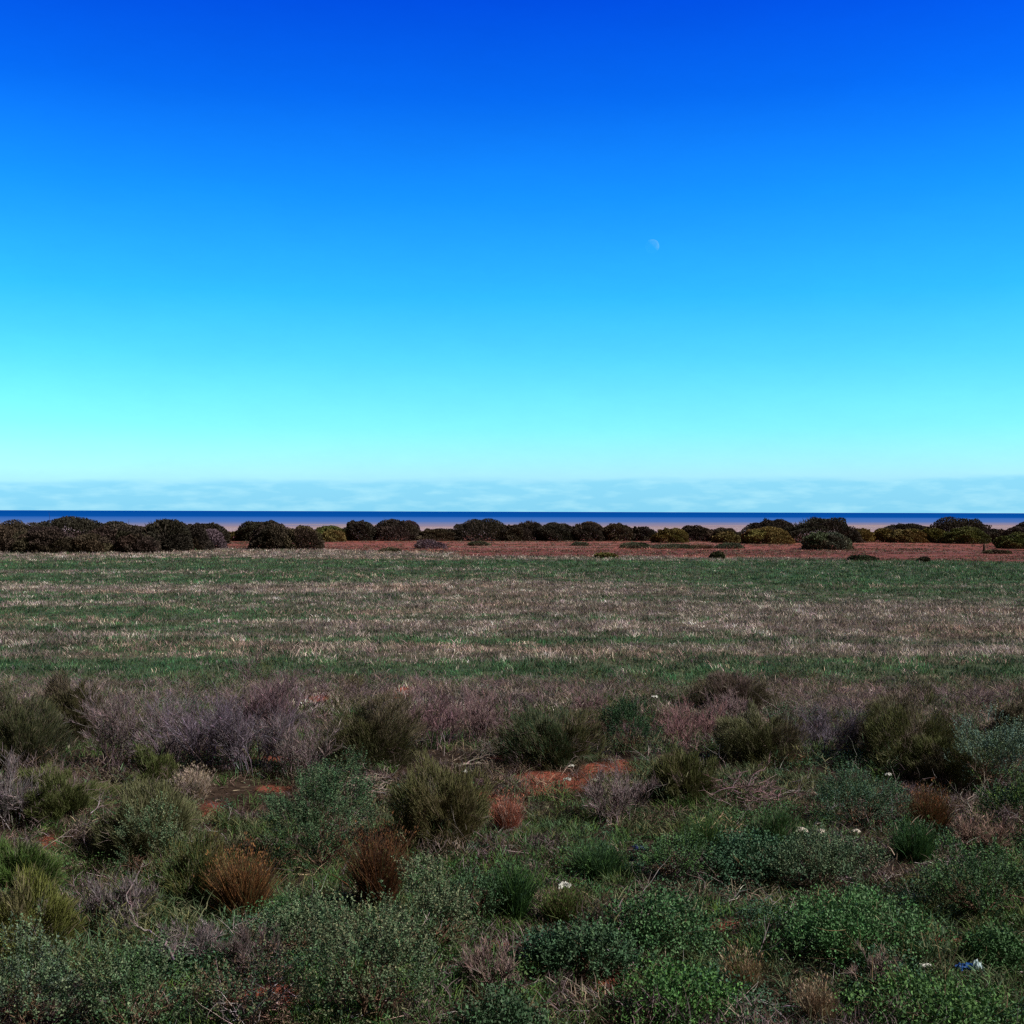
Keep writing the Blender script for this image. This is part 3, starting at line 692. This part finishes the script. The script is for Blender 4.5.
limb('fallen_branch', [(176, 962, .20), (166, 942, .26), (150, 932, .32), (138, 928, .34), (132, 912, .42), (128, 897, .46), (140, 872, .5)], .010, (.24, .19, .19), 'twisted grey dead branch in the lower left scrub', 'branch', 12, .16)
limb('fallen_branch', [(455, 768, .04), (475, 760, .1), (500, 752, .22), (520, 744, .3)], .012, BONE, 'pale fallen branch sloping up to the right behind the olive feathery shrub', 'branch', 12, .35)
limb('fallen_branch', [(446, 764, .03), (470, 764, .05), (505, 763, .06), (520, 762, .04)], .015, (.4, .34, .30), 'pale fallen branch lying flat at the top of the red soil patch', 'branch', 12, .3)
limb('fallen_branch', [(700, 752, .05), (690, 745, .08), (670, 744, .05), (655, 742, .03)], .014, (.3, .19, .19), 'dark pinkish fallen branch right of the dark green upright bush', 'branch', 14, .3)
limb('fallen_branch', [(975, 820, .02), (972, 812, .2), (968, 800, .34), (980, 790, .42)], .010, BONE, 'thin pale forked branch standing up near the right edge', 'branch', 8, .3)
limb('fallen_branch', [(858, 985, .03), (885, 981, .05), (905, 984, .03)], .007, BONE, 'short white stick lying in the dry grass at the lower right', 'stick', 4, .06)

def heap(b, col, n, label):
    x, y, w, h = box(*b)
    r = root('twig_heap', x, y, label, 'twig heap')
    a = rng.uniform(0, 6.28, n); q = np.sqrt(rng.uniform(size=n)); e = rng.uniform(0, 6.28, n)
    st = np.stack([np.cos(a) * q * w * .38, np.sin(a) * q * w * .38, rng.uniform(0, 1, n) * h * (1 - q * .7)], 1)
    d = np.stack([np.cos(e), np.sin(e), rng.uniform(-.15, .35, n)], 1)
    g = Geo(); twigs(g, st, d, rng.uniform(.3, .6, n) * w * .7, .0065, [(3, .5, .7, .6), (3, .5, .7, .6)], col, .3, wob=.14, sag=.05)
    g.build('sticks', M_wood, r)
heap((712, 790, 762, 810), (.20, .13, .14), 60, 'reddish violet heap of cut twigs right of the upright green feathery shrub')
heap((352, 402, 758, 800), (.28, .23, .19), 34, 'tangle of tan twigs left of the olive feathery shrub')
heap((690, 760, 818, 846), (.34, .26, .16), 26, 'flattened heap of straw coloured stalks above the dark flat plant')
heap((235, 300, 975, 1030), (.30, .19, .15), 60, 'brown and pinkish twig heap at the bottom left between saltbushes')

# ------------------------------------------------------------------ litter and stones
def flat_mat(name, col, rough=.6, spec=.3, sub=0.0):
    m = bpy.data.materials.new(name); m.use_nodes = True; nt = m.node_tree; b = nt.nodes['Principled BSDF']
    no = nt.nodes.new('ShaderNodeTexNoise'); no.inputs['Scale'].default_value = 22; no.inputs['Detail'].default_value = 5
    tc = nt.nodes.new('ShaderNodeTexCoord'); nt.links.new(tc.outputs['Object'], no.inputs['Vector'])
    cr = nt.nodes.new('ShaderNodeValToRGB'); cr.color_ramp.elements[0].position = .3; cr.color_ramp.elements[1].position = .7
    cr.color_ramp.elements[0].color = (*[c * .6 for c in col], 1); cr.color_ramp.elements[1].color = (*col, 1)
    nt.links.new(no.outputs['Fac'], cr.inputs[0]); nt.links.new(cr.outputs[0], b.inputs['Base Color'])
    b.inputs['Roughness'].default_value = rough; b.inputs['Specular IOR Level'].default_value = spec
    return m
M_white = flat_mat('white_paper', (.72, .72, .68)); M_blue = flat_mat('blue_plastic', (.03, .12, .42), .35, .5)
M_pale = flat_mat('pale_blue_plastic', (.7, .85, .9), .3, .5); M_rag = flat_mat('navy_cloth', (.02, .025, .09), .9, .1)
M_stone = flat_mat('pale_stone', (.62, .55, .48), .9, .2)

def crumple(name, px, py, w, d, h, mat, label=None, cat=None, parent=None, off=(0, 0, 0), lift=.02, seed=1):
    """a crumpled sheet: jagged grid folded up on itself, with thickness"""
    r = np.random.default_rng(seed); n = 9
    u, v = np.meshgrid(np.linspace(-.5, .5, n), np.linspace(-.5, .5, n))
    ang = np.arctan2(v, u); rr = 1 - .25 * r.uniform(size=u.shape) * (np.maximum(abs(u), abs(v)) > .45)
    X = u * w * rr + r.normal(0, w * .03, u.shape); Y = v * d * rr + r.normal(0, d * .03, u.shape)
    Z = h * (r.uniform(0, 1, u.shape) * (1 - 1.2 * (u * u + v * v)))
    i = np.arange(n * n).reshape(n, n)
    q = np.stack([i[:-1, :-1], i[:-1, 1:], i[1:, 1:], i[1:, :-1]], -1).reshape(-1, 4)
    me = bpy.data.meshes.new(name); me.from_pydata(np.stack([X, Y, Z], -1).reshape(-1, 3).tolist(), [], q.tolist()); me.materials.append(mat)
    o = bpy.data.objects.new(name, me); COL.objects.link(o)
    md = o.modifiers.new('thickness', 'SOLIDIFY'); md.thickness = .003
    if parent is not None:
        o.parent = parent; o.location = off
    else:
        x, y = at(px, py, lift); o.location = (x, y, float(height(x, y)) + lift)
    if label: o['label'] = label; o['category'] = cat
    return o
crumple('paper_scrap', 566, 888, .12, .10, .06, M_white, 'bright white crumpled scrap below centre in the green weeds', 'litter', lift=.16, seed=2)
crumple('paper_scrap', 572, 767, .09, .07, .04, M_white, 'small white scrap on the red soil, upper of the two there', 'litter', lift=.06, seed=3)
crumple('paper_scrap', 568, 781, .11, .08, .05, M_white, 'white scrap on the red soil, lower of the two there', 'litter', lift=.06, seed=4)
crumple('paper_scrap', 465, 773, .08, .06, .04, M_white, 'tiny white scrap behind the olive feathery shrub', 'litter', lift=.3, seed=5)
crumple('paper_scrap', 655, 698, .12, .1, .06, M_white, 'white scrap at the pasture edge right of centre', 'litter', lift=.18, seed=6)
crumple('paper_scrap', 889, 776, .09, .07, .04, M_white, 'white scrap beside the rust tussock on the right', 'litter', lift=.2, seed=7)
crumple('paper_scrap', 927, 966, .09, .06, .02, M_white, 'thin white scrap left of the blue plastic', 'litter', lift=.08, seed=8)
bag = root('plastic_wrapper', *at(973, 970, .12), 'blue and white plastic wrapper caught in the weeds at the lower right', 'litter')
crumple('white_film', 0, 0, .075, .08, .08, M_pale, parent=bag, off=(.04, 0, .12), seed=9)
crumple('blue_film', 0, 0, .15, .09, .06, M_blue, parent=bag, off=(-.03, .03, .11), seed=10)
crumple('cloth_rag', 642, 850, .17, .2, .06, M_rag, 'dark navy rag lying in the green weeds right of centre', 'rag', lift=.1, seed=11)

def stone(px, py, s, label, seed):
    r = np.random.default_rng(seed)
    import bmesh
    bm = bmesh.new(); bmesh.ops.create_icosphere(bm, subdivisions=3, radius=s)
    for v in bm.verts:
        p = v.co.normalized(); f = 1 + .5 * (float(noise(p.x * 2 + seed, p.y * 2 + p.z, seed)) - .5) + .2 * (float(noise(p.x * 5 + seed, p.y * 5 - p.z * 3, seed)) - .5)
        v.co *= f; v.co.z *= .5
    me = bpy.data.meshes.new('stone'); bm.to_mesh(me); bm.free(); me.materials.append(M_stone)
    o = bpy.data.objects.new('stone', me); COL.objects.link(o); x, y = at(px, py, .09); o.location = (x, y, float(height(x, y)) + .09)
    o['label'] = label; o['category'] = 'stone'; o['group'] = 'pale stones in the weeds'
stone(802, 831, .075, 'leftmost of the three pale stones between twig heap and rust tussock', 3)
stone(822, 832, .055, 'middle one of the three pale stones between twig heap and rust tussock', 5)
stone(857, 832, .05, 'single pale stone at the foot of the dark blue-green saltbush', 6)
stone(596, 781, .06, 'pale stone on the red soil right of the white scraps', 8)
stone(818, 824, .035, 'smallest pale stone, just above the middle one', 9)

# ------------------------------------------------------------------ bushes along the shore
DK = (.060, .045, .036); DK2 = (.048, .041, .032); OLV = (.165, .12, .045); GRN = (.10, .105, .035); VIO = (.12, .085, .105); GGR = (.09, .10, .065); BRN = (.080, .062, .042)
def shore_bush(px0, px1, top, base, col, label, lob=8, feathery=False, back=0.0, name='coastal_bush'):
    pc = (px0 + px1) / 2; d = F * EYE / (base - yh(pc)); w = (px1 - px0) / F * d
    d = d + w * .35 + back; x = (pc - 512) / F * d; w = (px1 - px0) / F * d
    h = EYE - (top - yh(pc)) / F * d - float(height(x, d))
    r = root(name, x, d, label, 'bush', 'bushes along the shore', rng.uniform(0, 6.28))
    low = h < 1.0
    n = int(np.clip(1300 * w * max(h, .6), 1500, 13000))
    n = int(n * 1.3); P, dd, lk = mound_points(n, w * 1.12, h * .93, lob + 8, .22, .3)
    lc = tint(lob + 8, col, .2, .06)
    C = lc[lk] * np.exp(rng.normal(0, .18, (n, 1)))
    s = .16 if not low else .11
    D = unit(dd + rdir(n) * .9 + np.array([0, 0, .3]))
    g = Geo(); leaves(g, P - D * s * .5, D, s * rng.uniform(.6, 1.5, n), s * .7 * rng.uniform(.6, 1.3, n), C, .1)
    if feathery:
        k = 260; a = rng.uniform(0, 6.28, k); q = rng.uniform(0, w * .4, k)
        Q = np.stack([np.cos(a) * q, np.sin(a) * q, h * .78 * np.sqrt(np.clip(1 - (q / (w * .56)) ** 2, 0, 1))], 1)
        leaves(g, Q, rdir(k) * .6 + np.array([0, 0, 1.0]), h * rng.uniform(.12, .34, k), .09, tint(k, col, .25), .0)
    g.build('foliage', M_far, r)
    m = 9; a = rng.uniform(0, 6.28, m)
    g = Geo(); twigs(g, np.stack([np.cos(a) * .012, np.sin(a) * .012, np.full(m, -.05)], 1), np.stack([np.cos(a), np.sin(a), np.full(m, 1.)], 1), np.full(m, min(w * .45, h * .9)), .05 if not low else .02, [(4, .5, .6, .7)], (.10, .075, .06), .2)
    g.build('branches', M_wood, r)

B = shore_bush
B(-22, 48, 523, 551, DK, 'dark bush at the left edge of the row')
B(-60, -8, 520, 552, DK2, 'dark bush cut off by the left edge of the photo')
B(28, 108, 517, 550, DK2, 'tallest dark bush of the left clump', 10, back=3)
B(22, 78, 529, 553, DK, 'low brown bush in front of the tallest one of the left clump')
B(76, 112, 533, 553, BRN, 'small brownish bush in the middle of the left clump front')
B(92, 154, 524, 552, DK, 'round dark bush right of the tallest one of the left clump', 9)
B(140, 188, 520, 552, DK2, 'dark bush with a small peak in the left clump', 8, feathery=True)
B(-14, 30, 526, 552, BRN, 'brown bush low in front at the far left of the row')
B(100, 140, 521, 549, DK2, 'dark bush behind the round one in the left clump', 8, back=5)
B(120, 158, 534, 553, DK, 'low dark bush in front of the peaked one of the left clump')
B(168, 210, 524, 551, DK, 'dark bush right of the peaked one in the left clump')
B(190, 228, 523, 546, DK2, 'rounded bush behind the right end of the left clump', back=6)
B(194, 226, 530, 549, VIO, 'purplish grey bush at the right end of the left clump')
B(226, 246, 530, 541, OLV, 'small olive bush before the gap of red soil at the left')
B(240, 286, 520, 542, DK2, 'dark bush behind the red gap left of the isolated clump', 9, back=3)
B(252, 292, 525, 550, DK, 'left half of the dark clump standing nearest after the red gap')
B(280, 322, 526, 550, BRN, 'brownish right half of the dark clump standing nearest after the red gap')
B(316, 352, 526, 541, GRN, 'green bush right of the isolated dark clump', 7)
B(320, 345, 531, 542, OLV, 'small yellow-green bush in front of the green one')
B(346, 376, 521, 541, DK2, 'round dark dome bush left of the bush with a purple crown', 8)
B(374, 418, 520, 541, DK, 'dark bush with a bare purple patch on its crown', 9)
B(398, 420, 521, 536, VIO, 'purple dead crown leaning out behind the dome bush', 5, back=1)
B(414, 460, 529, 541, BRN, 'low brown bush stretching right of the purple crown', 8)
B(452, 508, 521, 541, DK2, 'wide dark bush with a feathery top left of centre', 10, feathery=True)
B(498, 530, 525, 541, DK, 'dark bush at the centre of the row, left of the wispy one')
B(512, 545, 521, 540, DK, 'wispy open topped bush at the centre of the row', 6, feathery=True)
B(538, 576, 524, 541, DK2, 'smooth dark dome right of the wispy bush')
B(568, 604, 523, 541, DK, 'dark bush with a level top in the middle of the row', 9, feathery=True)
B(598, 632, 524, 541, BRN, 'brown round bush at the right end of the middle clump')
B(630, 656, 527, 541, DK2, 'small dark round bush standing alone in the middle')
B(655, 686, 529, 543, (.12, .09, .03), 'olive brown dome right of the lone dark bush', 6)
B(680, 716, 526, 541, DK, 'dark bush behind the olive brown dome')
B(710, 742, 528, 542, BRN, 'brown flat bush left of the big right hand dome', 7)
B(714, 738, 532, 543, OLV, 'low olive dome before the brown flat bush', 5)
B(744, 792, 520, 542, DK2, 'tall dark bush behind the golden dome', 9, back=3)
B(744, 792, 528, 544, OLV, 'golden olive dome in front of the tall dark bush', 9)
B(786, 846, 518, 543, DK2, 'wide tall dark bush right of the golden dome', 11, feathery=True)
B(805, 850, 532, 550, GGR, 'grey-green bush standing nearest on the red plain at the right', 9)
B(840, 862, 528, 543, DK, 'dark bush just behind the grey-green one')
B(846, 874, 528, 542, OLV, 'first olive bush right of the grey-green one', 6)
B(872, 892, 527, 542, (.14, .11, .035), 'second olive bush right of the grey-green one', 5)
B(884, 932, 524, 541, DK2, 'dark bush peeping over the olive domes at the right', 8, back=4)
B(890, 926, 528, 543, OLV, 'broad golden olive dome in the right clump', 8)
B(920, 948, 528, 543, (.13, .115, .035), 'green-gold dome left of the tall dark right bush', 6)
B(934, 990, 519, 542, DK2, 'tallest dark bush of the right clump', 11, back=4)
B(944, 984, 527, 544, GRN, 'olive green dome in front of the tallest right bush', 8)
B(980, 1008, 529, 543, DK, 'low dark bush left of the edge bushes on the right')
B(1008, 1060, 520, 545, DK2, 'dark bush cut by the right edge', 9)
B(1000, 1034, 533, 549, GRN, 'green bush in front of the dark one at the right edge', 7)
B(1050, 1100, 521, 544, DK, 'dark bush beyond the right edge of the photo')
B(-110, -50, 519, 551, DK, 'dark bush well beyond the left edge of the photo')
L_ = 'low_shrub'
B(418, 444, 540, 549, VIO, 'low grey-violet shrub on the red plain left of centre', 5, name=L_)
B(470, 490, 541, 546, GGR, 'small pale shrub at the foot of the feathery bush', 4, name=L_)
B(572, 588, 542, 546, GGR, 'tiny shrub on the red plain below the level topped bush', 4, name=L_)
B(622, 650, 542, 549, GGR, 'low grey-green shrub below the lone dark bush', 5, name=L_)
B(648, 690, 544, 549, GGR, 'flat grey-green patch shrub below the olive brown dome', 6, name=L_)
B(596, 618, 553, 558, (.13, .12, .04), 'low olive shrub near the field edge in the middle', 5, name=L_)
B(710, 724, 552, 559, (.05, .06, .03), 'small dark round shrub near the field edge', 5, name=L_)
B(716, 742, 543, 549, GGR, 'grey-green shrub below the brown flat bush', 5, name=L_)
B(850, 876, 555, 561, (.05, .06, .035), 'wide dark shrub near the field edge at the right', 6, name=L_)
B(918, 930, 557, 562, (.06, .055, .035), 'tiny dark shrub near the field edge at the right', 4, name=L_)
B(985, 1010, 550, 554, (.10, .08, .05), 'low brown shrub on the red plain near the right edge', 5, name=L_)
B(380, 400, 548, 552, (.11, .10, .06), 'low dull shrub at the left end of the red plain', 4, name=L_)
B(690, 712, 545, 549, (.12, .09, .06), 'low brown shrub between grey-green ones on the red plain', 4, name=L_)

# a weathered stump on the plain
x, y = at(984, 553)
r = root('dead_stump', x, y, 'dark broken stump standing on the red plain near the right edge', 'stump')
g = Geo(); n = 8; zz = np.linspace(-.1, .75, 7); q = np.stack([.03 * np.sin(zz * 4), .02 * np.cos(zz * 5), zz], 1)
prisms(g, q[:-1], q[1:], np.linspace(.16, .10, 6), np.linspace(.15, .09, 6), (.09, .06, .05), 9); g.build('trunk', M_wood, r)
g = Geo(); twigs(g, q[[3, 5, 6]], np.array([[1, .2, .8], [-.8, .3, 1], [.2, -.5, 1]]), np.array([.4, .45, .5]), .035, [(3, .5, .6, .6)], (.09, .06, .05)); g.build('branches', M_wood, r)

# ------------------------------------------------------------------ moon
def moon():
    import bmesh
    D = 24000.0; az = math.atan((651.5 - 512) / F); el = math.atan((yh(653) - 246.5) / math.hypot(F, 141))
    p = (D * math.cos(el) * math.sin(az), D * math.cos(el) * math.cos(az), D * math.sin(el) + EYE)
    bm = bmesh.new(); bmesh.ops.create_uvsphere(bm, u_segments=48, v_segments=24, radius=D * 6.8 / F)
    for f in bm.faces: f.smooth = True
    me = bpy.data.meshes.new('moon'); bm.to_mesh(me); bm.free()
    m = bpy.data.materials.new('moon_rock'); m.use_nodes = True; nt = m.node_tree; N = nt.nodes; N.remove(N['Principled BSDF'])
    df = N.new('ShaderNodeBsdfDiffuse'); tr = N.new('ShaderNodeBsdfTransparent'); ad = N.new('ShaderNodeAddShader'); mx = N.new('ShaderNodeMixShader'); ge = N.new('ShaderNodeNewGeometry')
    no = N.new('ShaderNodeTexNoise'); no.inputs['Scale'].default_value = 2.2; tc = N.new('ShaderNodeTexCoord'); nt.links.new(tc.outputs['Generated'], no.inputs['Vector'])
    cr = N.new('ShaderNodeValToRGB'); cr.color_ramp.elements[0].position = .35; cr.color_ramp.elements[1].position = .65
    cr.color_ramp.elements[0].color = (.03, .03, .018, 1); cr.color_ramp.elements[1].color = (.065, .06, .035, 1)
    nt.links.new(no.outputs['Fac'], cr.inputs[0]); nt.links.new(cr.outputs[0], df.inputs['Color'])
    nt.links.new(df.outputs[0], ad.inputs[0]); nt.links.new(tr.outputs[0], ad.inputs[1])
    nt.links.new(ge.outputs['Backfacing'], mx.inputs[0]); nt.links.new(ad.outputs[0], mx.inputs[1]); nt.links.new(tr.outputs[0], mx.inputs[2])
    nt.links.new(mx.outputs[0], N['Material Output'].inputs[0]); me.materials.append(m)
    o = bpy.data.objects.new('moon', me); COL.objects.link(o); o.location = p
    o['label'] = 'faint pale half moon high in the blue daytime sky'; o['category'] = 'moon'
moon()

# ------------------------------------------------------------------ sky and sun
SUN_AZ, SUN_EL = 106.0, 43.0
w = bpy.data.worlds.new('World'); S.world = w; w.use_nodes = True
nt = w.node_tree; N = nt.nodes; Lk = nt.links; bg = N['Background']; bg.inputs['Strength'].default_value = .1
sk = N.new('ShaderNodeTexSky'); sk.sky_type = 'NISHITA'; sk.sun_disc = False; sk.sun_elevation = R(SUN_EL); sk.sun_rotation = R(SUN_AZ)
tc = N.new('ShaderNodeTexCoord'); nrm = N.new('ShaderNodeVectorMath'); nrm.operation = 'NORMALIZE'; Lk.new(tc.outputs['Generated'], nrm.inputs[0])
sp = N.new('ShaderNodeSeparateXYZ'); Lk.new(nrm.outputs[0], sp.inputs[0])
def math_(op, a, b=None, c=None, clamp=False):
    m = N.new('ShaderNodeMath'); m.operation = op; m.use_clamp = clamp
    for i, v in enumerate((a, b, c)):
        if v is None: continue
        if isinstance(v, (int, float)): m.inputs[i].default_value = v
        else: Lk.new(v, m.inputs[i])
    return m.outputs[0]
el = math_('MULTIPLY', math_('ARCSINE', sp.outputs['Z']), 180 / math.pi)      # degrees above the horizon
# clear-air grading of the physical sky: deep polarised blue above, cyan low down
cr = N.new('ShaderNodeValToRGB'); cr.color_ramp.interpolation = 'LINEAR'
Lk.new(math_('DIVIDE', el, 90.0, clamp=True), cr.inputs[0])
stops = [(0.0, (1.0, 1.95, 3.3)), (1.75, (.98, 1.98, 3.0)), (3.8, (.60, 1.88, 2.6)), (7, (.30, 1.58, 2.25)), (9.8, (.13, 1.36, 2.2)), (14.2, (.045, 1.0, 2.35)),
         (18.5, (.012, .58, 2.25)), (22.5, (.004, .36, 2.15)), (30, (.02, .18, .8)), (45, (.08, .14, .24)), (90, (.14, .18, .22))]  # highest stops, out of view, are dimmed to weaken the fill light
e = cr.color_ramp.elements
for i, (d, c) in enumerate(stops):
    x = e[0] if i == 0 else (e[len(e) - 1] if i == len(stops) - 1 else e.new(d / 90))
    x.position = d / 90; x.color = (*[v / 4 for v in c], 1)
def vm(op, a, b=None, s=None):
    m = N.new('ShaderNodeVectorMath'); m.operation = op
    Lk.new(a, m.inputs[0])
    if b is not None: Lk.new(b, m.inputs[1])
    if s is not None:
        if isinstance(s, (int, float)): m.inputs['Scale'].default_value = s
        else: Lk.new(s, m.inputs['Scale'])
    return m.outputs[0]
graded0 = vm('SCALE', vm('MULTIPLY', sk.outputs[0], cr.outputs[0]), s=4.0)
# unseen sky behind the view is dimmed and neutralised to cut blue fill in shadows
fill_dim = N.new('ShaderNodeVectorMath'); fill_dim.operation = 'MULTIPLY'; Lk.new(sk.outputs[0], fill_dim.inputs[0]); fill_dim.inputs[1].default_value = (.32, .235, .155)
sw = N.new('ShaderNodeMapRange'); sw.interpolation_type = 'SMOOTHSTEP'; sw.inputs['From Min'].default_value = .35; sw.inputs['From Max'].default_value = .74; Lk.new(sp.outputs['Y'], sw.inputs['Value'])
gm = N.new('ShaderNodeMix'); gm.data_type = 'RGBA'; Lk.new(sw.outputs[0], gm.inputs[0]); Lk.new(fill_dim.outputs[0], gm.inputs[6]); Lk.new(graded0, gm.inputs[7])
mh = N.new('ShaderNodeMapping'); mh.inputs['Scale'].default_value = (9, 9, 26); Lk.new(nrm.outputs[0], mh.inputs[0])
nh = N.new('ShaderNodeTexNoise'); nh.inputs['Scale'].default_value = 1.0; nh.inputs['Detail'].default_value = 9; nh.inputs['Roughness'].default_value = .82; Lk.new(mh.outputs[0], nh.inputs['Vector'])
graded = vm('SCALE', gm.outputs[2], s=math_('MULTIPLY_ADD', nh.outputs['Fac'], .16, .93))   # mottling put into the sky colour to imitate grain
# low bank of thin cloud over the sea
mp = N.new('ShaderNodeMapping'); mp.inputs['Scale'].default_value = (18, 18, 130); Lk.new(nrm.outputs[0], mp.inputs[0])
n1 = N.new('ShaderNodeTexNoise'); n1.inputs['Scale'].default_value = 1.0; n1.inputs['Detail'].default_value = 6; Lk.new(mp.outputs[0], n1.inputs['Vector'])
top = math_('MULTIPLY_ADD', sp.outputs['X'], .45, math_('MULTIPLY_ADD', n1.outputs['Fac'], .5, 1.18))
bank = N.new('ShaderNodeMapRange'); bank.interpolation_type = 'SMOOTHSTEP'; bank.inputs['From Min'].default_value = .16; bank.inputs['From Max'].default_value = -.22
Lk.new(math_('SUBTRACT', el, top), bank.inputs['Value'])
puff = N.new('ShaderNodeMapRange'); puff.inputs['From Min'].default_value = .45; puff.inputs['From Max'].default_value = .75; puff.inputs['To Min'].default_value = 0; puff.inputs['To Max'].default_value = 1
mp2 = N.new('ShaderNodeMapping'); mp2.inputs['Scale'].default_value = (34, 34, 150); Lk.new(nrm.outputs[0], mp2.inputs[0])
n2 = N.new('ShaderNodeTexNoise'); n2.inputs['Scale'].default_value = 1.0; n2.inputs['Detail'].default_value = 7; Lk.new(mp2.outputs[0], n2.inputs['Vector']); Lk.new(n2.outputs['Fac'], puff.inputs['Value'])
cc = N.new('ShaderNodeMix'); cc.data_type = 'RGBA'; Lk.new(puff.outputs[0], cc.inputs[0]); cc.inputs[6].default_value = (2.5, 7.1, 9.6, 1); cc.inputs[7].default_value = (4.2, 8.6, 10.2, 1)
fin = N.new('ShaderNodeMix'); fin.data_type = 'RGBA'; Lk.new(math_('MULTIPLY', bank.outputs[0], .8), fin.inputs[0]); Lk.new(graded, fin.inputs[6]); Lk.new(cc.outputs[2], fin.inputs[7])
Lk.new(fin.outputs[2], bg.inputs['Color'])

sl = bpy.data.lights.new('sun', 'SUN'); sl.energy = 5.0; sl.angle = R(.53); sl.color = (1, .95, .86)
so = bpy.data.objects.new('sun', sl); COL.objects.link(so)
from mathutils import Vector
az, ele = R(SUN_AZ), R(SUN_EL)
so.rotation_euler = Vector((math.sin(az) * math.cos(ele), math.cos(az) * math.cos(ele), math.sin(ele))).to_track_quat('Z', 'Y').to_euler()

# ------------------------------------------------------------------ camera and render settings
cam = bpy.data.cameras.new('camera'); cam.sensor_width = 36; cam.lens = 36 * F / 1024; cam.clip_end = 60000; cam.clip_start = .1
co = bpy.data.objects.new('camera', cam); COL.objects.link(co); co.location = (0, 0, EYE)
co.rotation_euler = (R(90 - math.degrees(math.atan(.45 / F))), 0, 0)
co.rotation_euler.rotate_axis('Z', .0030)
S.camera = co
S.render.engine = 'CYCLES'
S.cycles.use_denoising = False
S.cycles.max_bounces = 5; S.cycles.diffuse_bounces = 3; S.cycles.transparent_max_bounces = 6
S.cycles.filter_width = 1.4
S.view_settings.view_transform = 'Standard'; S.view_settings.look = 'None'; S.view_settings.exposure = 0; S.view_settings.gamma = 1
